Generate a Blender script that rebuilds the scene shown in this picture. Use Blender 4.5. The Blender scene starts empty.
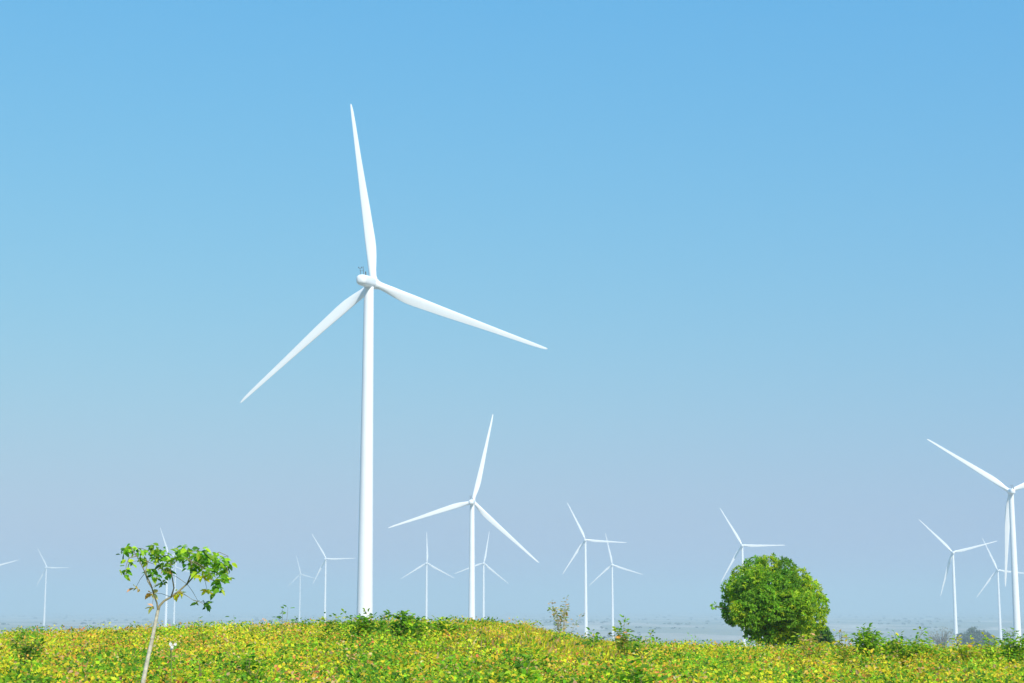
import bpy, math, random
import numpy as np
from mathutils import Vector, Matrix

random.seed(4)
rng = np.random.default_rng(11)
R_ = math.radians
sc = bpy.context.scene
COL = sc.collection

# ------------------------------------------------------------------ camera
W, H = 1024, 683
LENS = 60.0
F = LENS / 36.0 * W                       # focal length in pixels
HORIZON = 606.0
TILT = math.atan((HORIZON - H / 2) / F)
cam_d = bpy.data.cameras.new('camera')
cam_d.lens = LENS
cam_d.sensor_width = 36
cam_d.clip_start = 0.1
cam_d.clip_end = 120000
cam = bpy.data.objects.new('camera', cam_d)
COL.objects.link(cam)
cam.location = (0, 0, 0)
cam.rotation_euler = (math.pi / 2 + TILT, 0, 0)
sc.camera = cam
CT, ST = math.cos(TILT), math.sin(TILT)


def at(px, py, Y):
    """point of the world seen at a pixel, Y metres ahead of the viewpoint (z = 0 at eye level)"""
    u = (px - W / 2) / F
    v = (H / 2 - py) / F
    d = Vector((u, CT - v * ST, ST + v * CT))
    return d * (Y / d.y)


def az_of_px(px):
    return math.atan((px - W / 2) / (F * CT))


# ------------------------------------------------------------------ helpers
def tag(o, label=None, cat=None, group=None, kind=None):
    if label: o['label'] = label
    if cat: o['category'] = cat
    if group: o['group'] = group
    if kind: o['kind'] = kind
    return o


def link(name, me, mat=None, parent=None, loc=None):
    o = bpy.data.objects.new(name, me)
    COL.objects.link(o)
    if mat is not None and me is not None:
        me.materials.append(mat)
    if parent is not None: o.parent = parent
    if loc is not None: o.location = loc
    return o


def empty(name, loc):
    o = bpy.data.objects.new(name, None)
    o.empty_display_size = 0.5
    COL.objects.link(o)
    o.location = loc
    return o


def mesh_np(name, V, polys, colors=None, smooth=False):
    """polys: list of integer arrays (n,k), each with its own k"""
    me = bpy.data.meshes.new(name)
    V = np.asarray(V, np.float32)
    me.vertices.add(len(V))
    me.vertices.foreach_set('co', V.ravel())
    polys = [np.asarray(p, np.int32) for p in polys if len(p)]
    tot = np.concatenate([np.full(len(p), p.shape[1], np.int32) for p in polys])
    idx = np.concatenate([p.ravel() for p in polys])
    start = np.concatenate([[0], np.cumsum(tot)[:-1]]).astype(np.int32)
    me.loops.add(len(idx))
    me.loops.foreach_set('vertex_index', idx)
    me.polygons.add(len(tot))
    me.polygons.foreach_set('loop_start', start)
    me.polygons.foreach_set('use_smooth', np.full(len(tot), smooth))
    if colors is not None:
        a = me.color_attributes.new('leaf_colour', 'FLOAT_COLOR', 'POINT')
        c = np.concatenate([colors, np.ones((len(colors), 1))], 1).astype(np.float32)
        a.data.foreach_set('color', c.ravel())
    me.update()
    me.validate()
    return me


def unit(a):
    return a / np.maximum(np.linalg.norm(a, axis=-1, keepdims=True), 1e-9)


def leaves(P, A, N, L, Wd, C, droop=0.15, fold=0.12):
    """ovate leaves: P base, A axis, N upper side, L length, Wd width, C colour -> V, quads, colours"""
    n = len(P)
    A = unit(A)
    B = unit(np.cross(N, A))
    N = np.cross(A, B)
    L = np.broadcast_to(np.asarray(L, float), (n,))[:, None]
    Wd = np.broadcast_to(np.asarray(Wd, float), (n,))[:, None]
    V = np.empty((n, 6, 3))
    up = N * (Wd * fold)
    V[:, 0] = P
    V[:, 1] = P + A * L * .30 + B * Wd * .48 + up
    V[:, 2] = P + A * L * .68 + B * Wd * .38 + up - N * L * droop * .35
    V[:, 3] = P + A * L - N * L * droop
    V[:, 4] = P + A * L * .68 - B * Wd * .38 + up - N * L * droop * .35
    V[:, 5] = P + A * L * .30 - B * Wd * .48 + up
    base = (np.arange(n) * 6)[:, None]
    q = np.concatenate([base + np.array([[0, 1, 2, 3]]), base + np.array([[0, 3, 4, 5]])])
    return V.reshape(-1, 3), q, np.repeat(C, 6, axis=0)


def tube(pts, radii, sides=8, cap=True):
    """tapered tube along a polyline -> V, quads"""
    pts = [Vector(p) for p in pts]
    V, Q = [], []
    ref = Vector((0.31, 0.9, 0.1))
    for i, p in enumerate(pts):
        t = (pts[min(i + 1, len(pts) - 1)] - pts[max(i - 1, 0)])
        t = t.normalized() if t.length > 1e-9 else Vector((0, 0, 1))
        b = t.cross(ref).normalized()
        c = b.cross(t)
        for k in range(sides):
            a = 2 * math.pi * k / sides
            V.append(p + (b * math.cos(a) + c * math.sin(a)) * radii[i])
    for i in range(len(pts) - 1):
        for k in range(sides):
            k2 = (k + 1) % sides
            Q.append((i * sides + k, i * sides + k2, (i + 1) * sides + k2, (i + 1) * sides + k))
    return np.array([v[:] for v in V]), np.array(Q)


class Acc:
    """collects pieces into one mesh"""
    def __init__(s): s.V, s.P, s.C, s.n = [], [], [], 0
    def add(s, V, Q, C=None):
        s.V.append(V); s.P.append(np.asarray(Q) + s.n); s.n += len(V)
        if C is not None: s.C.append(C)
    def tube(s, pts, radii, sides=8): s.add(*tube(pts, radii, sides))
    def leaves(s, *a, **k): s.add(*leaves(*a, **k))
    def mesh(s, name, smooth=False):
        by = {}
        for p in s.P: by.setdefault(p.shape[1], []).append(p)
        return mesh_np(name, np.concatenate(s.V), [np.concatenate(v) for v in by.values()],
                       np.concatenate(s.C) if s.C else None, smooth)


def lathe(profile, sides=32, axis='Z'):
    """profile of (radius, along) -> V, quads"""
    V, Q = [], []
    for r, z in profile:
        for k in range(sides):
            a = 2 * math.pi * k / sides
            if axis == 'Z': V.append((r * math.cos(a), r * math.sin(a), z))
            else: V.append((r * math.cos(a), z, r * math.sin(a)))
    for i in range(len(profile) - 1):
        for k in range(sides):
            k2 = (k + 1) % sides
            q = (i * sides + k, i * sides + k2, (i + 1) * sides + k2, (i + 1) * sides + k)
            Q.append(q if axis == 'Z' else q[::-1])
    return np.array(V), np.array(Q)


# ------------------------------------------------------------------ materials
def new_mat(name):
    m = bpy.data.materials.new(name)
    m.use_nodes = True
    nt = m.node_tree
    return m, nt, nt.nodes, nt.links, nt.nodes['Principled BSDF']


def leaf_material(name, translucent=0.4, rough=0.6, gain=1.75, spec=.14):
    m, nt, N, L, P = new_mat(name)
    at_ = N.new('ShaderNodeAttribute'); at_.attribute_name = 'leaf_colour'
    noise = N.new('ShaderNodeTexNoise'); noise.inputs['Scale'].default_value = 30
    tc = N.new('ShaderNodeNewGeometry')
    L.new(tc.outputs['Position'], noise.inputs['Vector'])
    rmp = N.new('ShaderNodeMapRange')
    rmp.inputs['To Min'].default_value = 0.78; rmp.inputs['To Max'].default_value = 1.22
    L.new(noise.outputs['Fac'], rmp.inputs['Value'])
    mul = N.new('ShaderNodeVectorMath'); mul.operation = 'SCALE'
    L.new(at_.outputs['Color'], mul.inputs[0]); L.new(rmp.outputs['Result'], mul.inputs['Scale'])
    L.new(mul.outputs['Vector'], P.inputs['Base Color'])
    P.inputs['Roughness'].default_value = rough
    P.inputs['Specular IOR Level'].default_value = spec
    tr = N.new('ShaderNodeBsdfTranslucent')
    g = N.new('ShaderNodeVectorMath'); g.operation = 'MULTIPLY'
    g.inputs[1].default_value = (gain * .9, gain, gain * .45)
    L.new(mul.outputs['Vector'], g.inputs[0]); L.new(g.outputs['Vector'], tr.inputs['Color'])
    mix = N.new('ShaderNodeMixShader'); mix.inputs[0].default_value = translucent
    L.new(P.outputs[0], mix.inputs[1]); L.new(tr.outputs[0], mix.inputs[2])
    L.new(mix.outputs[0], N['Material Output'].inputs['Surface'])
    return m


def plain_noise_material(name, c0, c1, scale, rough=0.85, bump=0.0, detail=5):
    m, nt, N, L, P = new_mat(name)
    tc = N.new('ShaderNodeTexCoord')
    noise = N.new('ShaderNodeTexNoise')
    noise.inputs['Scale'].default_value = scale; noise.inputs['Detail'].default_value = detail
    L.new(tc.outputs['Object'], noise.inputs['Vector'])
    cr = N.new('ShaderNodeValToRGB')
    cr.color_ramp.elements[0].position = .3; cr.color_ramp.elements[0].color = (*c0, 1)
    cr.color_ramp.elements[1].position = .7; cr.color_ramp.elements[1].color = (*c1, 1)
    L.new(noise.outputs['Fac'], cr.inputs['Fac']); L.new(cr.outputs['Color'], P.inputs['Base Color'])
    P.inputs['Roughness'].default_value = rough
    if bump:
        b = N.new('ShaderNodeBump'); b.inputs['Strength'].default_value = bump
        L.new(noise.outputs['Fac'], b.inputs['Height']); L.new(b.outputs['Normal'], P.inputs['Normal'])
    return m


M_WHITE = plain_noise_material('white_turbine_paint', (.74, .74, .74), (.79, .79, .785), .12, rough=.42)
M_BLADE = plain_noise_material('white_blade_gelcoat', (.79, .79, .785), (.83, .83, .825), .2, rough=.38)
M_GREY = plain_noise_material('grey_instrument_metal', (.07, .07, .065), (.12, .12, .11), 4, rough=.5)
M_BARK_PALE = plain_noise_material('pale_bark', (.30, .27, .20), (.66, .60, .48), 22, bump=.3)
M_BARK = plain_noise_material('brown_bark', (.09, .065, .045), (.2, .15, .10), 9, bump=.4)
M_TWIG = plain_noise_material('olive_twig_bark', (.13, .12, .05), (.30, .25, .15), 12)
M_STEM = plain_noise_material('green_stem', (.14, .16, .05), (.26, .22, .10), 20)
M_LEAF = leaf_material('field_leaf', .42)
M_LEAF_TREE = leaf_material('tree_leaf', .42, rough=.5, spec=.25)
M_LEAF_FAR = leaf_material('far_leaf', .25, rough=.6)
M_PETAL = plain_noise_material('white_petal', (.72, .72, .68), (.84, .84, .80), 20, rough=.6)


def ground_material():
    m, nt, N, L, P = new_mat('ground_soil_and_fields')
    geo = N.new('ShaderNodeNewGeometry')
    # close: dry soil under straw and weeds
    n1 = N.new('ShaderNodeTexNoise'); n1.inputs['Scale'].default_value = 1.7; n1.inputs['Detail'].default_value = 8
    L.new(geo.outputs['Position'], n1.inputs['Vector'])
    near = N.new('ShaderNodeValToRGB')
    e = near.color_ramp.elements
    e[0].position = .32; e[0].color = (.07, .10, .018, 1)
    e[1].position = .72; e[1].color = (.36, .27, .12, 1)
    k = e.new(.52); k.color = (.20, .19, .045, 1)
    L.new(n1.outputs['Fac'], near.inputs['Fac'])
    # far: patchwork of stubble, crops and fallow
    sx = N.new('ShaderNodeVectorMath'); sx.operation = 'MULTIPLY'; sx.inputs[1].default_value = (1 / 260, 1 / 420, 0)
    L.new(geo.outputs['Position'], sx.inputs[0])
    vo = N.new('ShaderNodeTexVoronoi'); vo.inputs['Scale'].default_value = 1
    L.new(sx.outputs['Vector'], vo.inputs['Vector'])
    sep = N.new('ShaderNodeSeparateColor'); L.new(vo.outputs['Color'], sep.inputs['Color'])
    far = N.new('ShaderNodeValToRGB'); far.color_ramp.interpolation = 'CONSTANT'
    f = far.color_ramp.elements
    f[0].position = 0; f[0].color = (.20, .21, .16, 1)
    f[1].position = .3; f[1].color = (.29, .27, .22, 1)
    for pos, c in ((.48, (.17, .19, .15, 1)), (.62, (.33, .30, .25, 1)), (.80, (.23, .23, .18, 1)), (.9, (.38, .35, .29, 1))):
        q = f.new(pos); q.color = c
    L.new(sep.outputs[0], far.inputs['Fac'])
    n2 = N.new('ShaderNodeTexNoise'); n2.inputs['Scale'].default_value = .012; n2.inputs['Detail'].default_value = 6
    L.new(geo.outputs['Position'], n2.inputs['Vector'])
    mr = N.new('ShaderNodeMapRange'); mr.inputs['To Min'].default_value = .8; mr.inputs['To Max'].default_value = 1.6
    L.new(n2.outputs['Fac'], mr.inputs['Value'])
    sc2 = N.new('ShaderNodeVectorMath'); sc2.operation = 'SCALE'
    L.new(far.outputs['Color'], sc2.inputs[0]); L.new(mr.outputs['Result'], sc2.inputs['Scale'])
    # one changes into the other on the hill's flank
    ln = N.new('ShaderNodeVectorMath'); ln.operation = 'LENGTH'; L.new(geo.outputs['Position'], ln.inputs[0])
    md = N.new('ShaderNodeMapRange'); md.inputs['From Min'].default_value = 120; md.inputs['From Max'].default_value = 400
    L.new(ln.outputs['Value'], md.inputs['Value'])
    mix = N.new('ShaderNodeMix'); mix.data_type = 'RGBA'
    L.new(md.outputs['Result'], mix.inputs['Factor'])
    L.new(near.outputs['Color'], mix.inputs['A']); L.new(sc2.outputs['Vector'], mix.inputs['B'])
    L.new(mix.outputs['Result'], P.inputs['Base Color'])
    P.inputs['Roughness'].default_value = .95
    P.inputs['Specular IOR Level'].default_value = .1
    b = N.new('ShaderNodeBump'); b.inputs['Strength'].default_value = .5; b.inputs['Distance'].default_value = .1
    L.new(n1.outputs['Fac'], b.inputs['Height']); L.new(b.outputs['Normal'], P.inputs['Normal'])
    return m


# ------------------------------------------------------------------ turbine sites
ROTOR = 57.0            # blade length, metres
HUB_H = 148.0           # hub height
OVER = 4.6              # hub ahead of the tower axis
# hub pixel, blade length in pixels, angle of the first blade (deg clockwise from up), yaw, label
TURBINES = [
    (373.8, 283.5, 187.5, -7.8, 13.5, 'large white wind turbine, nearest and tallest, its tower rising from the crest left of centre'),
    (472.8, 501.6, 88.0, 13.0, 4, 'mid-sized white wind turbine right of the tallest one, one blade sweeping low to the right'),
    (1010.0, 491.3, 93.5, -56.0, 9, 'large white wind turbine cut by the right edge of the photo'),
    (585.4, 539.8, 40.3, -26.0, 4, 'white wind turbine just right of the thin bare sapling, the taller of a close pair'),
    (612.2, 564.7, 31.2, -12.0, 5, 'white wind turbine behind and right of the sapling, the shorter of a close pair'),
    (742.0, 545.3, 42.0, -30.0, 5, 'white wind turbine half hidden behind the round leafy tree'),
    (952.4, 552.3, 44.5, -44.0, 9, 'white wind turbine standing between the hazy bare tree and the hazy round tree'),
    (997.3, 570.0, 33.5, -23.0, 8, 'small white wind turbine between the hazy round tree and the turbine at the right edge'),
    (427.0, 563.0, 30.4, -1.0, 4, 'small white wind turbine with one blade straight up, left of the mid-sized turbine'),
    (483.8, 563.0, 31.1, 10.0, 4, 'small white wind turbine directly behind the mid-sized one, its left blade crossing that tower'),
    (326.2, 558.8, 28.3, -31.0, 5, 'small white wind turbine with a level right blade pointing at the tallest tower'),
    (300.6, 574.0, 18.0, -14.0, 5, 'tiny faint wind turbine farther left than the small one beside the tallest tower'),
    (47.0, 567.4, 21.6, -29.0, 6, 'tiny hazy wind turbine alone at far left above the pale fields'),
    (168.4, 554.5, 28.0, -19.0, 5, 'small white wind turbine behind the young tree crown, taller of two there'),
    (176.0, 567.0, 21.0, -10.0, 5, 'tiny white wind turbine behind the young tree, shorter of two there'),
    (-9.0, 567.0, 28.5, -44.0, 6, 'wind turbine beyond the left edge of the photo, one blade tip showing'),
]
SITES = []
for (px, py, rp, th, yaw, lab) in TURBINES:
    Y = F * ROTOR / rp * .98
    hub = at(px, py, Y)
    ya = R_(yaw)
    base = hub - Vector((math.sin(ya) * OVER, math.cos(ya) * OVER, HUB_H))
    SITES.append((base, th, yaw, lab))

# ------------------------------------------------------------------ terrain
CREST_PX = np.array([-900, -200, 0, 100, 200, 300, 370, 485, 525, 555, 590, 640, 720, 850, 1024, 1250, 1900], float)
CREST_PY = np.array([642, 636, 633, 629.5, 626.5, 623.5, 621.5, 621.5, 626, 635, 643, 646.5, 648.5, 649.5, 650, 650.5, 651], float)
CREST_AZ = np.array([az_of_px(p) for p in CREST_PX])
CREST_SL = (HORIZON - CREST_PY) / F * 1.0
PLANT_H = .50
SITE_XYZ = np.array([b[0][:] for b in SITES])


def crest_slope(az):
    a = np.abs(az)
    return np.where(a < 1.0, np.interp(az, CREST_AZ, CREST_SL), CREST_SL[0] * 1.0)


def crest_dist(az):
    return np.interp(az, [CREST_AZ[6], CREST_AZ[11]], [52., 45.])


def smoothstep(x):
    x = np.clip(x, 0, 1)
    return x * x * (3 - 2 * x)


def hill_top(az, d):
    """height of the crop's upper surface on the hill"""
    D = crest_dist(az)
    zc = crest_slope(az) * D
    z0 = -1.10
    t = np.clip((d - 20) / (D - 20), 0, 1)
    z = z0 + (zc - z0) * (t * .45 + .55 * smoothstep(t))
    s = np.maximum(d - D, 0)
    return z - .0011 * s * s


def ground_z(x, y):
    x = np.asarray(x, float); y = np.asarray(y, float)
    d = np.hypot(x, y); az = np.arctan2(x, y)
    zh = hill_top(az, d) - PLANT_H
    # the plain: smooth surface through the turbines' feet
    w = np.zeros_like(d); zz = np.zeros_like(d)
    for sx, sy, sz in SITE_XYZ:
        q = 1.0 / (((x - sx) ** 2 + (y - sy) ** 2) / 350. ** 2 + .002) ** 1.6
        w += q; zz += q * sz
    w += .004; zz += .004 * -68
    zp = zz / w + 1.5 * np.sin(x / 240. + .5) * np.sin(y / 330.) * smoothstep((d - 1500) / 2000)
    k = 7.0
    m = np.maximum(zh, zp)
    return m + np.where(np.abs(zh - zp) < 60, k * np.log(np.exp((zh - m) / k) + np.exp((zp - m) / k)), 0) * smoothstep((d - 110) / 80)


def build_ground():
    az = np.concatenate([np.linspace(-math.pi, -.5, 60)[:-1], np.linspace(-.5, .5, 360)[:-1], np.linspace(.5, math.pi, 60)[:-1]])
    r = np.concatenate([np.linspace(.6, 20, 24)[:-1], np.linspace(20, 80, 90)[:-1], np.geomspace(80, 30000, 130)])
    A, Rr = np.meshgrid(az, r)
    X = np.sin(A) * Rr; Y = np.cos(A) * Rr
    Z = ground_z(X, Y)
    Z += (.06 * np.sin(X * 1.3 + 2 * np.sin(Y * .7)) * np.sin(Y * 1.1)) * smoothstep((150 - Rr) / 60)
    na, nr = len(az), len(r)
    V = np.stack([X, Y, Z], -1).reshape(-1, 3)
    V = np.concatenate([V, [[0, 0, Z[0].mean()]]])
    i = np.arange(nr - 1)[:, None] * na; j = np.arange(na)[None]; j2 = (j + 1) % na
    Q = np.stack([i + j, i + na + j, i + na + j2, i + j2], -1).reshape(-1, 4)
    T = np.stack([np.full(na, len(V) - 1), np.arange(na), (np.arange(na) + 1) % na], -1)
    me = mesh_np('ground', V, [Q[:, ::-1], T[:, ::-1]], smooth=True)
    o = link('ground', me, ground_material())
    tag(o, 'hilltop field ground falling to a hazy farmed plain', 'ground', kind='structure')
    return float(V[:, 2].min())


LOWEST = build_ground()

# ------------------------------------------------------------------ wind turbines
def tower_mesh():
    prof = [(3.2, -4.0), (3.2, .25), (3.19, .26), (2.91, .27), (2.905, .28)]
    prof += [(2.90 - 1.42 * t - .08 * math.sin(math.pi * t), .3 + 144.9 * t) for t in np.linspace(0, 1, 25)]
    prof += [(1.48, 145.3), (1.48, 146.0), (1.47, 146.02), (.02, 146.12)]
    return mesh_np('tower', *[(lambda v, q: (v, [q]))(*lathe(prof, 40))][0], smooth=True)


def nacelle_mesh():
    """rounded body, rear end at -Y, rotor end at +Y"""
    st = [(-8.4, .02), (-8.37, .34), (-8.15, .66), (-7.7, .86), (-6.9, .97), (-5.4, 1.0), (-2, 1.03), (1.2, 1.0), (2.4, .9), (2.9, .8), (2.95, .3), (2.95, .02)]
    V, Q, n = [], [], 36
    for y, s in st:
        for k in range(n):
            a = 2 * math.pi * k / n
            c, d = math.cos(a), math.sin(a)
            p = 2.6
            rr = (abs(c) ** p + abs(d) ** p) ** (-1 / p)
            V.append((1.66 * s * rr * c, y, 1.66 * s * rr * d + .05))
    for i in range(len(st) - 1):
        for k in range(n):
            k2 = (k + 1) % n
            Q.append((i * n + k, (i + 1) * n + k, (i + 1) * n + k2, i * n + k2)[::-1])
    return np.array(V), np.array(Q)


def blade_mesh():
    """blade along +Z; leading edge towards -X, trailing edge towards +X; pressure side to +Y"""
    st = [(1.3, 2.3, 1.0, .5), (2.6, 2.3, 1.0, .5), (4.2, 2.4, .88, .46), (6.2, 2.75, .62, .40), (8.5, 3.0, .44, .34), (11.0, 3.25, .34, .31),
          (14, 3.25, .29, .30), (18, 3.0, .26, .29), (23, 2.75, .24, .28), (29, 2.35, .22, .28), (35, 1.95, .20, .28), (41, 1.6, .19, .28),
          (47, 1.32, .18, .28), (52, 1.05, .17, .28), (55, .8, .17, .3), (56.5, .5, .17, .34), (57.0, .1, .2, .4)]
    n = 20
    V, Q = [], []
    for (z, c, t, x0) in st:
        tw = R_(2.0 * max(0, 1 - (z - 4) / 40)) if z > 4 else R_(2)
        bend = .9 * (z / 57) ** 2.4
        blend = min(1, max(0, (z - 2.6) / 6))           # circle -> aerofoil
        for k in range(n):
            a = 2 * math.pi * k / n
            xc = .5 - .5 * math.cos(a)
            yt = 5 * (.2969 * math.sqrt(xc) - .126 * xc - .3516 * xc ** 2 + .2843 * xc ** 3 - .1015 * xc ** 4)
            ya = yt * (1.3 if a < math.pi else -.5) * t
            yc = .5 * math.sin(a) * t
            y = (blend * ya + (1 - blend) * yc) * c
            x = (xc - x0) * c
            V.append((x * math.cos(tw) - y * math.sin(tw), x * math.sin(tw) + y * math.cos(tw) + bend, z))
    for i in range(len(st) - 1):
        for k in range(n):
            k2 = (k + 1) % n
            Q.append((i * n + k, i * n + k2, (i + 1) * n + k2, (i + 1) * n + k))
    return mesh_np('blade', np.array(V), [np.array(Q)], smooth=True)


def hub_mesh():
    a = Acc()
    prof = [(.02, -1.65), (1.1, -1.6), (1.5, -1.4), (1.72, -.8), (1.78, 0), (1.7, .9), (1.4, 1.8), (.9, 2.35), (.4, 2.6), (.02, 2.66)]
    a.add(*lathe(prof, 32, 'Y'))
    return a.mesh('hub', smooth=True)


def collar_mesh():
    return mesh_np('blade_collar', *(lambda v, q: (v, [q]))(*lathe([(1.0, .9), (1.27, 1.2), (1.27, 1.75), (1.16, 1.8)], 24)), smooth=True)


def mast_mesh():
    a = Acc()
    a.tube([(-.5, -6.3, 1.6), (-.62, -6.5, 3.6)], [.08, .07])
    a.tube([(.5, -6.3, 1.6), (.3, -6.3, 3.8)], [.08, .07])
    a.tube([(-1.0, -6.5, 3.6), (-.1, -6.5, 3.6)], [.05, .05])
    a.tube([(-.55, -6.4, 2.8), (.4, -6.3, 2.8)], [.05, .05])
    for x in (-1.0, -.1):
        a.tube([(x, -6.5, 3.6), (x, -6.5, 4.0)], [.14, .10])
    a.tube([(.3, -6.3, 3.8), (.3, -6.3, 4.15)], [.12, .05])
    a.tube([(.85, -5.6, 1.6), (.85, -5.6, 2.6)], [.17, .17])
    return a.mesh('weather_mast')


TILT_ROT = R_(5)


def make_turbine():
    root = empty('wind_turbine', (0, 0, 0))
    link('tower', tower_mesh(), M_WHITE, root)
    v, q = nacelle_mesh()
    nac = link('nacelle', mesh_np('nacelle', v, [q], smooth=True), M_WHITE, root, (0, 0, HUB_H - .45))
    nac.rotation_euler = (TILT_ROT, 0, 0)
    link('weather_mast', mast_mesh(), M_GREY, nac)
    rot = Matrix.Rotation(TILT_ROT, 4, 'X')
    hub = link('hub', hub_mesh(), M_WHITE, root, (0, OVER, HUB_H))
    hub.rotation_euler = (TILT_ROT, 0, 0)
    bm, cm = blade_mesh(), collar_mesh()
    for k in range(3):
        b = link('blade', bm if k == 0 else bm, None, root, (0, OVER, HUB_H))
        if k == 0: bm.materials.append(M_BLADE)
        c = link('blade_collar', cm, None, b)
        if k == 0: cm.materials.append(M_WHITE)
    return root


def copy_tree(o, parent=None):
    c = o.copy()
    COL.objects.link(c)
    c.parent = parent
    for ch in [x for x in CHILDREN.get(o.name, [])]:
        copy_tree(ch, c)
    return c


proto = make_turbine()
CHILDREN = {}
for o in list(COL.objects):
    if o.parent: CHILDREN.setdefault(o.parent.name, []).append(o)
turbs = [(proto, CHILDREN[proto.name])]
for i in range(1, len(SITES)):
    n0 = set(COL.objects)
    c = copy_tree(proto)
    turbs.append((c, None))
bpy.context.view_layer.update()
for (o, _), (base, th, yaw, lab) in zip(turbs, SITES):
    o.location = base
    o.rotation_euler = (0, 0, -R_(yaw))
    tag(o, lab, 'wind turbine', 'wind turbines on the plain')
    blades = [c for c in o.children if c.name.split('.')[0] == 'blade']
    for k, b in enumerate(blades):
        b.matrix_basis = (Matrix.Translation((0, OVER, HUB_H)) @ Matrix.Rotation(TILT_ROT, 4, 'X')
                          @ Matrix.Rotation(R_(th + 120 * k), 4, 'Y') @ Matrix.Rotation(-R_(2.5), 4, 'X'))

# ------------------------------------------------------------------ the crop on the hilltop
PAL = {
    'yellowgreen': (.55, .49, .022), 'green': (.17, .34, .020), 'dark': (.068, .17, .018), 'lime': (.37, .50, .025),
    'yellow': (.76, .56, .04), 'orange': (.76, .36, .06), 'red': (.70, .18, .07), 'tan': (.58, .38, .19), 'olive': (.28, .27, .05),
}


def noise2(x, y, s, seed):
    r = np.random.default_rng(seed)
    v = np.zeros_like(x)
    for i in range(7):
        a = r.uniform(0, 2 * math.pi); k = r.uniform(.6, 1.8) / s * 2 * math.pi; ph = r.uniform(0, 6.28)
        v += np.sin((x * math.cos(a) + y * math.sin(a)) * k + ph + 1.2 * np.sin((x * math.sin(a) - y * math.cos(a)) * k * .6 + ph * 2))
    return v / 7 ** .5


def pick(keys, weights, n):
    w = np.array(weights, float)
    ix = rng.choice(len(keys), n, p=w / w.sum())
    return np.array([PAL[k] for k in keys])[ix]


def jitter(C, s=.18):
    return np.clip(C * (1 + rng.normal(0, s, (len(C), 1))) * (1 + rng.normal(0, s * .5, C.shape)), .008, .8)


def scatter(n, az0, az1, d0, d1):
    d = np.sqrt(rng.uniform(d0 ** 2, d1 ** 2, n)); az = rng.uniform(az0, az1, n)
    return np.sin(az) * d, np.cos(az) * d, az, d


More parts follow.
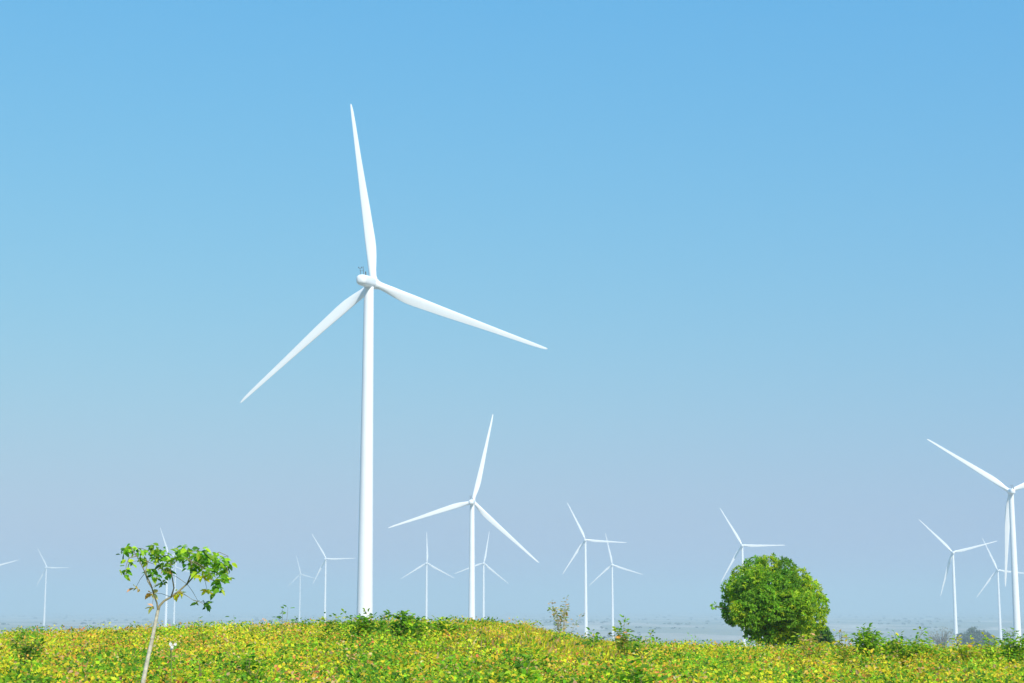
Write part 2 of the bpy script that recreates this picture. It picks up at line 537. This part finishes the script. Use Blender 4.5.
def crop():
    npl = 10500
    x, y, az, d = scatter(npl, az_of_px(-170), az_of_px(1194), 17, 64)
    gz = ground_z(x, y)
    green = .5 * noise2(x, y, 6.0, 1) + .8 * noise2(x, y, 2.2, 2)
    warm = noise2(x, y, 3.2, 3)
    hgt = PLANT_H * np.clip(.5 + .62 * rng.random(npl) ** 1.3 + .2 * noise2(x, y, 1.5, 5), .3, 1.35)
    pxx = W / 2 + np.tan(az) * F * CT
    lim = .55 - .42 * smoothstep((40 - d) / 8) + .35 * (pxx < 300) * (d > 40) - .5 * np.exp(-((pxx - 395) / 60) ** 2)
    kind = np.where(green > lim, 0, np.where(warm > .45, 2, 1))
    hgt = hgt + np.where(kind == 0, .12, 0) * rng.random(npl) + np.where(rng.random(npl) < .035, .22, 0) * rng.random(npl)
    nl = 42
    P0 = np.repeat(np.stack([x, y, gz], -1), nl, 0)
    hh = np.repeat(hgt, nl); n = len(P0)
    kd = np.repeat(kind, nl)
    ang = rng.uniform(0, 2 * math.pi, n); rad = .34 * np.sqrt(rng.random(n)) * np.repeat(rng.uniform(.7, 1.2, npl), nl)
    dome = np.sqrt(np.clip(1 - (rad / .45) ** 2, .05, 1))
    z = hh * dome * (.30 + .80 * rng.random(n) ** .6)
    P = P0 + np.stack([np.cos(ang) * rad, np.sin(ang) * rad, z], -1)
    A = np.stack([np.cos(ang + rng.normal(0, .8, n)), np.sin(ang + rng.normal(0, .8, n)), rng.normal(.15, .65, n)], -1)
    N = np.stack([rng.normal(.25, .5, n), rng.normal(-.6, .55, n), np.ones(n)], -1)
    L = rng.uniform(.035, .092, n)
    K = ('yellowgreen', 'green', 'dark', 'lime', 'yellow', 'orange', 'red', 'tan', 'olive')
    C = np.empty((n, 3))
    for k, w in ((0, (1.6, 8, 4.0, 3.6, .3, .15, .05, .1, .3)), (1, (7, 2.8, 1.0, 3.0, 3.3, 1.5, .15, .8, .9)), (2, (4, 1.2, .4, 1.2, 3.4, 4.2, 1.0, 3.0, .8))):
        s = kd == k
        C[s] = pick(K, w, s.sum())
        own = pick(K, w, npl)                       # most of a plant's leaves have turned alike
        sel = s & (rng.random(n) < .55)
        C[sel] = np.repeat(own, nl, 0)[sel]
    # each plant leans one way in colour
    C *= np.repeat(np.clip(1 + rng.normal(0, .2, (npl, 1)), .5, 1.5), nl, 0)
    a = Acc()
    a.leaves(P, A, N, L, L * rng.uniform(.55, .8, n), jitter(C))
    o = link('crop_plants', a.mesh('crop_plants'), M_LEAF)
    tag(o, 'dense low bean crop turning yellow and orange over the hilltop', 'crop', kind='stuff')

    # grass and dry stalks between the plants; thickest on the knoll's right flank
    n = 26000
    x, y, az, d = scatter(n, az_of_px(-170), az_of_px(1194), 17, 62)
    px = W / 2 + np.tan(az) * F * CT
    flank = np.exp(-((px - 535) / 42) ** 2) * (d > 36)
    keep = rng.random(n) < (.05 + .06 * noise2(x, y, 4, 9) + flank)
    x2, y2, az2, d2 = scatter(30000, az_of_px(470), az_of_px(610), 38, 58)
    x = np.concatenate([x[keep], x2]); y = np.concatenate([y[keep], y2])
    extra = np.concatenate([np.zeros(keep.sum()), np.ones(len(x2))])
    n = len(x)
    P = np.stack([x, y, ground_z(x, y) + .05], -1)
    A = np.stack([rng.normal(0, .28, n), rng.normal(0, .28, n), np.ones(n)], -1)
    N = np.stack([rng.normal(0, 1, n), rng.normal(-1, 1, n), np.zeros(n)], -1)
    L = rng.uniform(.28, .5, n) * np.where(extra > 0, 1.0, 1)
    C = pick(('lime', 'yellowgreen', 'tan', 'yellow', 'green'), (4, 4, 4, 3, 1), n)
    a = Acc()
    a.leaves(P, A, N, L, np.full(n, .013), jitter(C), droop=.3)
    o = link('grass', a.mesh('grass'), M_LEAF)
    tag(o, 'thin grass and dry stalks growing between the crop plants', 'grass', kind='stuff')


crop()


# ------------------------------------------------------------------ plants that stand above the crop
def grow(root_pos, height, spread, n_stems, leaf_len, n_leaf, colours, weights, name, label, cat, group=None,
         bare=.25, width_ratio=.55, stem_r=.008, bark=M_STEM, leaf_mat=M_LEAF, up=.5, seed=0, lean=(0, 0)):
    r = np.random.default_rng(seed)
    root = empty(name, root_pos)
    tag(root, label, cat, group)
    s = Acc(); tipP, tipA = [], []
    for i in range(n_stems):
        a = r.uniform(0, 2 * math.pi); out = spread * math.sqrt(r.random()); h = height * (r.uniform(.78, 1.05) * (1 - .22 * (out / max(spread, .01)) ** 2) if i else 1.0)
        e = np.array([math.cos(a) * out + lean[0], math.sin(a) * out + lean[1], h])
        mid = np.array([e[0] * .35 + r.normal(0, .03), e[1] * .35 + r.normal(0, .03), h * .55])
        base = np.array([r.normal(0, .04), r.normal(0, .04), -.05])
        ts = np.linspace(0, 1, 7)[:, None]
        pts = base * (1 - ts) ** 2 + 2 * mid * ts * (1 - ts) + e * ts ** 2
        rad = stem_r * np.linspace(1, .35, 7)
        s.tube(pts, rad, 5)
        for t in bare + (1 - bare) * r.random(max(1, n_leaf // n_stems)) ** .75:
            p = base * (1 - t) ** 2 + 2 * mid * t * (1 - t) + e * t ** 2
            b = r.uniform(0, 2 * math.pi)
            off = r.uniform(.2, 1.0) * leaf_len * 1.1
            dirv = np.array([math.cos(b), math.sin(b), r.normal(up * .5, .35)])
            q = p + dirv * off * r.uniform(.1, 1.2)
            tipP.append(q); tipA.append(dirv)
            if r.random() < .35: s.tube([p, q], [stem_r * .35, stem_r * .25], 4)
    P = np.array(tipP); A = np.array(tipA); n = len(P)
    N = np.stack([r.normal(0, .5, n), r.normal(-.15, .5, n), np.ones(n)], -1)
    w = np.array(weights, float); w /= w.sum()
    C = np.array([PAL[k] for k in colours])[r.choice(len(colours), n, p=w)]
    L = leaf_len * r.uniform(.6, 1.25, n)
    f = Acc(); f.leaves(P, A, N, L, L * width_ratio * r.uniform(.8, 1.2, n), jitter(C))
    link('stem', s.mesh('stem', True), bark, root)
    link('foliage', f.mesh('foliage'), leaf_mat, root)
    return root


def plant(px, py_top, half_w_px, Y, label, cat='plant', name='weed_plant', ns=8, nl=180, leaf_px=5.0, cols=('green', 'dark', 'lime', 'yellowgreen'),
          wts=(5, 2, 3, 1), seed=0, group='leafy weeds standing above the crop', **k):
    top = at(px, py_top, Y)
    gz = float(ground_z(top.x, Y))
    return grow((top.x, Y, gz), top.z - gz, half_w_px * Y / F, ns, leaf_px * Y / F, nl, cols, wts, name, label, cat, group, seed=seed, **k)


GW = 'leafy weeds standing above the crop'
plant(365, 613, 20, 44, 'dark green leafy weeds at the foot of the tallest turbine tower', ns=18, nl=480, seed=1)
plant(401, 610, 15, 42, 'tall dark green weed with arching top right of the tallest tower', ns=13, nl=360, seed=2, leaf_px=6, cols=('dark', 'green', 'lime'), wts=(3, 5, 2))
plant(440, 619, 20, 43, 'low green weed patch on the crest between the tallest and mid-sized turbine', ns=16, nl=420, seed=3)
plant(284, 607, 6, 44, 'single thin sprig with dark leaves on the crest below the tiny faint turbine', ns=3, nl=16, seed=4, cols=('dark', 'green'), wts=(2, 2), bare=.55)
plant(333, 616, 15, 44, 'green weed on the crest at the foot of the small turbine beside the tallest tower', ns=9, nl=170, seed=5)
plant(202, 617, 6, 42, 'short sprig right of the young tree trunk on the crest', ns=3, nl=16, seed=6, cols=('dark', 'green'), wts=(2, 2), bare=.4)
plant(237, 615, 4, 46, 'tiny pale sprig on the crest between the young tree and the sprig with dark leaves', ns=2, nl=9, seed=7, bare=.5)
plant(30, 631, 17, 33, 'bluish green leafy weed in the lower left corner', ns=12, nl=300, seed=8, leaf_px=5, cols=('dark', 'green', 'olive'), wts=(5, 3, 3))
plant(621, 617, 11, 40, 'yellowish weed in front of the shorter turbine of the close pair', ns=9, nl=200, seed=9, cols=('olive', 'green', 'lime', 'orange'), wts=(3, 4, 2, 1))
plant(645, 629, 16, 40, 'low green weed just right of the yellowish one', ns=9, nl=170, seed=10, cols=('dark', 'green', 'lime'), wts=(3, 4, 2))
plant(589, 633, 10, 42, 'green weed at the foot of the bare sapling', ns=7, nl=120, seed=11, cols=('dark', 'green'), wts=(2, 4))
plant(867, 627, 16, 40, 'dense upright bright green bush right of the round tree', 'bush', 'bush', ns=24, nl=900, seed=12, leaf_px=4.6, cols=('green', 'lime', 'dark'), wts=(6, 5, 1), group='bushes on the right crest')
plant(905, 630, 22, 40, 'low spreading green bush between the bright bush and the hazy bare tree', 'bush', 'bush', ns=22, nl=640, seed=13, leaf_px=4.6, cols=('dark', 'green', 'lime', 'yellow'), wts=(1, 5, 5, 1), group='bushes on the right crest')
plant(842, 632, 12, 40, 'yellowish open bush close to the right side of the round tree', 'bush', 'bush', ns=9, nl=150, seed=14, cols=('yellowgreen', 'olive', 'orange', 'lime'), wts=(4, 3, 1, 2), group='bushes on the right crest')
plant(1014, 628, 16, 40, 'upright green bush before the turbine at the right edge', 'bush', 'bush', ns=18, nl=560, seed=15, leaf_px=4.2, cols=('dark', 'green', 'lime'), wts=(1.5, 5, 4), group='bushes on the right crest')
plant(886, 634, 15, 41, 'low light green bush filling the gap between the bright bush and the spreading bush', 'bush', 'bush', ns=16, nl=330, seed=24, leaf_px=4.4, cols=('lime', 'green', 'yellowgreen'), wts=(4, 4, 2), group='bushes on the right crest')
plant(929, 637, 13, 41, 'low light green bush before the hazy bare tree', 'bush', 'bush', ns=14, nl=260, seed=25, leaf_px=4.2, cols=('lime', 'green', 'yellowgreen'), wts=(4, 3, 3), group='bushes on the right crest')
plant(992, 637, 13, 41, 'low light green bush at the foot of the small turbine left of the right edge', 'bush', 'bush', ns=14, nl=260, seed=26, leaf_px=4.2, cols=('lime', 'green', 'yellowgreen'), wts=(3, 4, 2), group='bushes on the right crest')
plant(422, 616, 14, 40, 'bright green leafy weed right of the tall arching weed on the crest', ns=14, nl=300, seed=27, cols=('green', 'lime', 'dark'), wts=(5, 4, 1))
plant(385, 612, 10, 43, 'thin loose green weed between the tallest tower and the tall arching weed', ns=7, nl=90, seed=28, cols=('green', 'dark', 'lime'), wts=(4, 3, 2), bare=.4)
plant(520, 655, 18, 26, 'broad green weed low in the crop below the mid-sized turbine', ns=10, nl=170, seed=29, leaf_px=8, cols=('green', 'lime', 'dark'), wts=(5, 3, 1))
plant(965, 637, 20, 42, 'low yellow green bush below the hazy round tree', 'bush', 'bush', ns=12, nl=230, seed=16, cols=('yellowgreen', 'lime', 'orange', 'olive'), wts=(4, 4, 1, 2), group='bushes on the right crest')
plant(806, 630, 22, 41, 'tall reddish yellow weeds before the right foot of the round tree', ns=13, nl=200, seed=17, cols=('yellowgreen', 'olive', 'tan', 'lime', 'red'), wts=(4, 3, 2, 3, .7))
plant(640, 658, 20, 25, 'broad leaved bright green weed low in the bottom middle', ns=10, nl=190, seed=18, leaf_px=9, cols=('green', 'lime', 'dark'), wts=(5, 3, 1))
plant(250, 650, 16, 27, 'green weed low in the crop below the two small left turbines', ns=9, nl=150, seed=19, leaf_px=7, cols=('green', 'dark', 'lime'), wts=(5, 2, 3))

# sparse, nearly bare sapling beside the close pair of turbines
plant(563, 597, 21, 54, 'thin nearly bare sapling with scattered small leaves beside the close pair of turbines', 'sapling', 'sapling', ns=13, nl=330, seed=21, leaf_px=3.1,
      cols=('olive', 'tan', 'orange', 'green'), wts=(4, 5, 1, 2), group=None, bare=.35, stem_r=.009, bark=M_BARK_PALE)

# white flower heads low in the crop
def flower(px, py, Y, label, heads, size):
    p = at(px, py, Y); gz = float(ground_z(p.x, Y))
    root = empty('flower', (p.x, Y, gz)); tag(root, label, 'flower')
    s = Acc(); h = p.z - gz
    s.tube([(0, 0, 0), (.02, 0, h * .6), (0, 0, h)], [.006, .005, .004], 5)
    r = np.random.default_rng(3)
    for k in range(heads):
        c = np.array([r.normal(0, .04), r.normal(0, .03), h + r.normal(0, .03)])
        s.tube([(0, 0, h * .8), tuple(c)], [.003, .003], 4)
        f = Acc(); n = 14; a = np.arange(n) / n * 2 * math.pi + r.random()
        A = np.stack([np.cos(a), np.full(n, -.25) - .2 * r.random(n), np.sin(a)], -1)
        f.leaves(np.repeat(c[None], n, 0), A, np.tile([[0, -1., .2]], (n, 1)), size * r.uniform(.8, 1.2, n), size * .5, np.ones((n, 3)))
        link('blossom', f.mesh('blossom'), M_PETAL, root)
    link('stem', s.mesh('stem'), M_STEM, root)


flower(171, 645, 26, 'small white flower cluster low in the crop right of the leaning young trunk', 5, .026)


# ------------------------------------------------------------------ leaning young tree in front
def young_tree():
    Y = 21.0
    b = at(139, 700, Y); gz = float(ground_z(b.x, Y))
    O = Vector((b.x - .02, Y, gz))
    root = empty('young_tree', O)
    tag(root, 'slender leaning young tree with pale trunk and sparse crown in the left foreground', 'tree')
    r = np.random.default_rng(5)
    def p(px, py, dy=0): return at(px, py, Y + dy) - O
    t = Acc()
    t.tube([(0, 0, -.1), p(140.5, 695), p(143.5, 680), p(147.5, 660), p(152.5, 638), p(156, 620), p(158, 610)], [.032, .029, .027, .025, .023, .021, .019], 10)
    br = [
        ([(158, 612, 0), (159.5, 606, .02), (164, 601, .06), (171, 597, .12), (179, 591, .2), (187, 584, .27), (195, 575, .3), (205, 566, .33), (217, 560, .36)], .017),
        ([(158, 612, 0), (157, 603, -.03), (154, 595, -.08), (151, 585, -.14), (147, 576, -.2), (142, 566, -.25), (137, 556, -.3), (131, 548, -.33)], .012),
        ([(152, 588, -.12), (148, 582, -.05), (145, 573, 0), (148, 562, .05), (155, 553, .1)], .009),
        ([(171, 597, .12), (174, 588, .0), (172, 576, -.1), (170, 566, -.15), (164, 558, -.2), (156, 556, -.2)], .010),
        ([(187, 584, .27), (191, 574, .15), (191, 563, .1), (189, 553, .05)], .010),
        ([(195, 575, .3), (204, 578, .4), (213, 580, .45), (221, 584, .5)], .009),
        ([(205, 566, .33), (212, 556, .25), (219, 552, .2), (228, 556, .2)], .008),
        ([(170, 566, -.15), (178, 560, -.2), (184, 557, -.25)], .007),
        ([(193, 600, .1), (200, 602, .1), (205, 605, .1)], .005),
        ([(179, 591, .2), (187, 596, .15), (193, 600, .1)], .006),
        ([(137, 556, -.3), (129, 558, -.35), (126, 566, -.38), (126, 574, -.4)], .007),
    ]
    w = Acc()
    for pts, rad in br:
        n = len(pts)
        w.tube([p(*q) for q in pts], list(np.linspace(rad, rad * .35, n)), 6)
    # leaf sprays: centre, spread (px), number, colours
    G = ('green', 'lime', 'dark', 'green')
    sprays = [
        (131, 547, 5, 9, G), (124, 551, 4, 5, G), (128, 562, 4, 6, G), (126, 572, 4, 9, G), (139, 551, 5, 9, G), (145, 560, 4, 6, G),
        (152, 549, 5, 10, G), (160, 550, 5, 12, G), (156, 557, 5, 10, G), (165, 556, 5, 10, G), (149, 571, 4, 6, G), (155, 576, 4, 6, G),
        (163, 567, 5, 9, ('dark', 'olive', 'green')), (166, 572, 4, 6, ('dark', 'green')), (160, 583, 4, 7, ('dark', 'olive')), (164, 570, 3, 5, ('yellow', 'orange')),
        (181, 552, 5, 14, G), (187, 549, 5, 14, G), (193, 555, 6, 18, G), (200, 560, 6, 20, G), (203, 551, 4, 10, G), (208, 557, 6, 18, G), (192, 563, 5, 12, G), (184, 558, 5, 12, G),
        (214, 564, 6, 20, G), (220, 560, 5, 14, G), (222, 569, 5, 16, G), (212, 572, 6, 18, G), (228, 566, 4, 8, G), (227, 578, 4, 8, G), (219, 580, 5, 14, G), (217, 590, 4, 9, G),
        (205, 575, 5, 10, ('yellowgreen', 'yellow', 'lime')), (207, 590, 3, 6, ('yellow', 'lime', 'orange')), (178, 594, 3, 7, ('yellow', 'yellowgreen')), (205, 604, 4, 7, ('dark', 'green')),
        (136, 587, 3, 3, ('tan', 'olive')), (153, 593, 2, 3, ('tan', 'orange')), (152, 607, 2, 2, ('tan', 'olive')), (196, 568, 6, 12, G), (176, 557, 4, 7, G), (171, 561, 4, 6, G),
        (198, 601, 3, 3, ('dark', 'olive')), (199, 618, 2, 3, ('dark',)),
    ]
    P, A, C = [], [], []
    for (cx, cy, s, n, cols) in sprays[:-1]:
        dy = r.uniform(-.35, .45)
        for i in range(int(n * 1.5) + 1):
            q = p(cx + r.normal(0, s * .55), cy + r.normal(0, s * .5), dy + r.normal(0, s * .012))
            a = r.uniform(0, 2 * math.pi)
            P.append(q[:]); A.append((math.cos(a), math.sin(a) * .8, r.normal(-.35, .5)))
            C.append(PAL[cols[r.integers(len(cols))]])
        c = p(cx, cy, dy)
        near = min((Vector(p(*q)) for pts, _ in br for q in pts), key=lambda v: (v - c).length)
        w.tube([near, near.lerp(c, .5) + Vector((0, 0, .015)), c], [.0035, .003, .002], 5)
    P = np.array(P); A = np.array(A); C = np.array(C) * 1.15; n = len(P)
    N = np.stack([r.normal(0, .6, n), r.normal(-.5, .6, n), np.ones(n)], -1)
    L = r.uniform(.045, .115, n)
    f = Acc(); f.leaves(P, A, N, L, L * r.uniform(.5, .68, n), jitter(C), droop=.22)
    link('trunk', t.mesh('trunk', True), M_BARK_PALE, root)
    link('branches', w.mesh('branches', True), M_TWIG, root)
    link('crown', f.mesh('crown'), M_LEAF_TREE, root)


young_tree()


# ------------------------------------------------------------------ trees with full crowns
def crown_tree(name, label, O, lobes, trunk, n_leaf, leaf_len, cols, wts, mat, bark, seed, inner=.25, branches=None, lit_side=0.0, group=None, rosette=7):
    """lobes: (x, y, z, r) relative to O; leaves sit in rosettes through the outer shell of every lobe"""
    r = np.random.default_rng(seed)
    root = empty(name, O); tag(root, label, 'tree', group)
    lob = np.array(lobes, float)
    area = lob[:, 3] ** 2
    nr = n_leaf // rosette
    ix = r.choice(len(lob), nr * 2, p=area / area.sum())
    v = unit(r.normal(0, 1, (nr * 2, 3)))
    rad = 1 - np.abs(r.normal(0, .17, nr * 2))
    rad = np.where(r.random(nr * 2) < inner, r.uniform(.35, 1.0, nr * 2), rad)
    rad *= 1 + .05 * np.sin(v[:, 0] * 9 + ix) * np.sin(v[:, 2] * 11 + ix * 2)
    Pc = lob[ix, :3] + v * (lob[ix, 3] * rad)[:, None]
    # drop what lies deep inside another lobe
    dd = np.min(np.linalg.norm(Pc[:, None] - lob[None, :, :3], axis=2) / lob[None, :, 3], axis=1)
    ok = (dd > .55) | (r.random(len(Pc)) < .25)
    Pc, v, ix = Pc[ok][:nr], v[ok][:nr], ix[ok][:nr]
    m = len(Pc)
    P = np.repeat(Pc, rosette, 0); vv = np.repeat(v, rosette, 0); n = len(P)
    A = unit(r.normal(0, 1, (n, 3))) + vv * .75 + np.array([0, 0, -.25])
    P = P + unit(A) * leaf_len * .1
    N = vv + np.array([0, 0, .55]) + r.normal(0, .4, (n, 3))
    w = np.array(wts, float); w /= w.sum()
    tint = r.choice(len(cols), len(lob), p=w)
    if lit_side:                                    # sunlight painted into the leaf tint: yellower lobes on the right
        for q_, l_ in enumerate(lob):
            if l_[0] > lit_side * r.uniform(.5, 1.4): tint[q_] = r.choice([2, 3])
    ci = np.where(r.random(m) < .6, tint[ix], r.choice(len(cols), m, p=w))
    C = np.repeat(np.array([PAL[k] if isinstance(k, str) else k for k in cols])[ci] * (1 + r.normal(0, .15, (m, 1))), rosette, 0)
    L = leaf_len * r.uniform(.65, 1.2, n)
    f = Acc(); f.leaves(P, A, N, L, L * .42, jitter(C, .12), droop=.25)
    t = Acc(); t.tube(*trunk, 10)
    top = Vector(trunk[0][-1]); bot = Vector(trunk[0][max(0, len(trunk[0]) - 2)])
    rt = trunk[1][-1]
    for (x, y, z, q) in (lobes if branches is None else branches):
        e = Vector((x, y, z)); mid = top.lerp(e, .5) + Vector((0, 0, .12 * (e - top).length))
        t.tube([bot, top, mid, e], [rt * .7, rt * .6, rt * .35, rt * .12], 6)
    link('trunk', t.mesh('trunk', True), bark, root)
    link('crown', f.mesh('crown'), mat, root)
    return root


def round_tree():
    Y = 72.0; s = Y / F
    c0 = at(771, 645, Y); gz = float(ground_z(c0.x, Y))
    O = Vector((c0.x, Y, gz))
    r = np.random.default_rng(8)
    def q(px, py, dy, rp):
        v = at(px, py, Y + dy) - O
        return (v.x, v.y, v.z, rp * s)
    lobes = []
    # outline lobes (pixel centre, depth, radius) and a filled dome behind and before them
    for px, py, rp in ((735, 590, 13), (732, 604, 12), (733, 615, 10), (744, 578, 13), (756, 570, 13), (769, 567.5, 12.5), (783, 571, 13), (797, 580, 13), (809, 592, 13), (816, 606, 13.5),
                       (812, 620, 14), (800, 632, 14), (782, 636, 14), (765, 634, 12), (753, 624, 12), (750, 634, 6), (714.5, 606, 2.6)):
        lobes.append(q(px, py, r.uniform(-.3, .3) if rp > 5 else -.4, rp))
    for i in range(42):
        a = r.uniform(0, 2 * math.pi); u = math.sqrt(r.random())
        x, z = math.cos(a) * u, math.sin(a) * u
        depth = math.sqrt(max(0, 1 - u * u)) * 2.0
        px, py = 773 + x * 41, 603 + z * 32
        if px < 748 and py > 620: continue
        lobes.append(q(px, py, (-1 if i % 3 else 1) * depth * r.uniform(.75, 1.05), r.uniform(9, 14)))
    tp = [(-.25, 0, -.2), (-.2, .02, .35), (-.05, .05, .8), (0, .05, 1.25)]
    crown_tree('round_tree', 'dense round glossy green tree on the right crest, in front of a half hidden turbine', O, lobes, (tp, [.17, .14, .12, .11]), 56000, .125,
               ((.13, .26, .030), (.22, .40, .032), (.48, .54, .030), (.36, .48, .030)), (2.0, 6, 1.4, 1.4), M_LEAF_TREE, M_BARK, 12, lit_side=.75)


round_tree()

# darker bush peeping out behind the round tree's right foot
def behind_bush():
    Y = 150.0; s = Y / F
    c0 = at(818, 650, Y); O = Vector((c0.x, Y, float(ground_z(c0.x, Y))))
    lobes = []
    r = np.random.default_rng(3)
    for px, py, rp in ((812, 632, 10), (821, 634, 9), (826, 642, 8), (815, 646, 10), (806, 642, 9)):
        v = at(px, py, Y + r.uniform(-.5, .5)) - O; lobes.append((v.x, v.y, v.z, rp * s))
    zt = min(l[2] for l in lobes)
    crown_tree('background_tree', 'darker hazy tree peeping out behind the right foot of the round tree', O, lobes, ([(0, 0, -.5), (0, 0, zt * .5), (0, 0, zt)], [.25, .2, .15]), 3000, .3,
               ('dark', 'green'), (4, 2), M_LEAF_FAR, M_BARK, 5)


behind_bush()


def hazy_tree(px, py_top, half_w, Y, name, label, n, leaf, cols, wts, seed, flat=1.0):
    s = Y / F
    top = at(px, py_top, Y); gz = float(ground_z(top.x, Y)); O = Vector((top.x, Y, gz))
    r = np.random.default_rng(seed); w = half_w * s; ht = top.z - gz
    lobes = []
    for i in range(48):
        a = r.uniform(0, 2 * math.pi); u = math.sqrt(r.random()) * .8
        rr = w * r.uniform(.2, .32)
        z = ht - rr - (w * .95) * (1 - math.sqrt(1 - u * u)) * flat - abs(r.normal(0, w * .2))
        lobes.append((math.cos(a) * u * w, math.sin(a) * u * w, z, rr))
    zt = max(.2 * ht, min(l[2] for l in lobes) - w * .2)
    crown_tree(name, label, O, lobes, ([(0, 0, -1), (0, 0, zt * .6), (0, 0, zt)], [w * .06, w * .05, w * .045]), n, leaf, cols, wts, M_LEAF_FAR, M_BARK, seed)


hazy_tree(975, 627, 20, 1500, 'broad_tree', 'hazy rounded grey green tree low on the horizon, left of the right edge turbines', 9000, 1.5, ((.13, .16, .11), (.17, .20, .14)), (3, 3), 31)
hazy_tree(941, 625, 17, 1500, 'bare_tree', 'hazy pale tree with thin see-through crown, left of the hazy rounded tree', 1900, .8, ((.36, .32, .25), (.30, .27, .20)), (1, 1), 32)


# ------------------------------------------------------------------ far woods on the plain
def far_woods():
    r = np.random.default_rng(17)
    n = 5200
    d = np.exp(r.uniform(math.log(2600), math.log(16000), n)); az = r.uniform(-.36, .36, n)
    x, y = np.sin(az) * d, np.cos(az) * d
    keep = (noise2(x, y * .55, 900, 4) + .6 * noise2(x, y, 260, 6)) > .8
    x, y, d = x[keep], y[keep], d[keep]
    z = ground_z(x, y)
    n = len(x)
    size = r.uniform(3.5, 7, n) * np.clip(d / 6000, .7, 1.6)
    k = 26
    v = unit(r.normal(0, 1, (n, k, 3))); v[..., 2] = np.abs(v[..., 2]) * .75
    P = np.stack([x, y, z], -1)[:, None] + v * (size[:, None, None] * r.uniform(.6, 1.0, (n, k, 1)))
    P = P.reshape(-1, 3); A = v.reshape(-1, 3) + r.normal(0, .7, (n * k, 3)); N = v.reshape(-1, 3) + r.normal(0, .5, (n * k, 3))
    L = np.repeat(size, k) * .95
    C = np.repeat(np.array([(.11, .14, .09), (.13, .15, .10), (.10, .12, .09)])[r.integers(0, 3, n)], k, 0)
    a = Acc(); a.leaves(P - unit(A) * (L * .5)[:, None], A, N, L, L * .8, jitter(C))
    o = link('distant_woods', a.mesh('distant_woods'), M_LEAF_FAR)
    tag(o, 'scattered hazy woods and hedges on the far plain', 'woods', kind='stuff')


far_woods()

# ------------------------------------------------------------------ air
HAZE_DENSITY = 2.1e-4
top_z = max(b[0].z for b in SITES) + HUB_H + ROTOR + 12
lo = LOWEST - 1.0
S = 31000.0
V = np.array([(x * S, y * S, z) for z in (lo, top_z) for (x, y) in ((-1, -1), (1, -1), (1, 1), (-1, 1))], float)
Q = np.array([(3, 2, 1, 0), (4, 5, 6, 7), (0, 1, 5, 4), (1, 2, 6, 5), (2, 3, 7, 6), (3, 0, 4, 7)])
hm = bpy.data.materials.new('haze')
hm.use_nodes = True
hn = hm.node_tree.nodes
hn.clear()
out = hn.new('ShaderNodeOutputMaterial')
pv = hn.new('ShaderNodeVolumePrincipled')
pv.inputs['Color'].default_value = (.59, .72, .79, 1)
pv.inputs['Density'].default_value = HAZE_DENSITY
pv.inputs['Anisotropy'].default_value = 0.0
hm.node_tree.links.new(pv.outputs['Volume'], out.inputs['Volume'])
hz = link('haze', mesh_np('haze', V, [Q]), hm)
tag(hz, 'thin pale haze lying over the plain', 'haze', kind='stuff')

# ------------------------------------------------------------------ light
SUN_EL, SUN_AZ = R_(42), R_(153)         # azimuth clockwise from the view direction (+Y)
sun_dir = Vector((math.sin(SUN_AZ) * math.cos(SUN_EL), math.cos(SUN_AZ) * math.cos(SUN_EL), math.sin(SUN_EL)))
sd = bpy.data.lights.new('sun', 'SUN')
sd.energy = 4.2
sd.angle = R_(.53)
sd.color = (1.0, .955, .88)
so = bpy.data.objects.new('sun', sd)
COL.objects.link(so)
so.location = (0, 0, 60)
so.rotation_euler = (-sun_dir).to_track_quat('-Z', 'Y').to_euler()

world = bpy.data.worlds.new('World')
sc.world = world
world.use_nodes = True
wn, wl = world.node_tree.nodes, world.node_tree.links
sky = wn.new('ShaderNodeTexSky')
sky.sky_type = 'NISHITA'
sky.sun_disc = False
sky.sun_elevation = SUN_EL
sky.sun_rotation = SUN_AZ
sky.altitude = 0
sky.air_density = 3.0
sky.dust_density = 0.0
sky.ozone_density = 10.0
bg = wn['Background']
BG, EXPO = .10, .40
E = 2 ** EXPO
# the clear tropical blue is far more even than the model's: blend it, channel by channel, with a plain blue
blend = wn.new('ShaderNodeVectorMath'); blend.operation = 'MULTIPLY_ADD'
k = np.array([.66, .72, .36]) / E
K = np.array([-.01, .19, .65]) / E / BG
blend.inputs[1].default_value = tuple(k)
blend.inputs[2].default_value = tuple(K)
wl.new(sky.outputs['Color'], blend.inputs[0])
wl.new(blend.outputs['Vector'], bg.inputs['Color'])
bg.inputs['Strength'].default_value = BG

sc.view_settings.view_transform = 'Standard'
sc.view_settings.look = 'None'
sc.view_settings.exposure = EXPO
sc.view_settings.gamma = 1
sc.render.engine = 'CYCLES'
sc.cycles.use_denoising = True
sc.cycles.volume_bounces = 1
sc.cycles.max_bounces = 8
sc.cycles.transparent_max_bounces = 8
sc.render.film_transparent = False
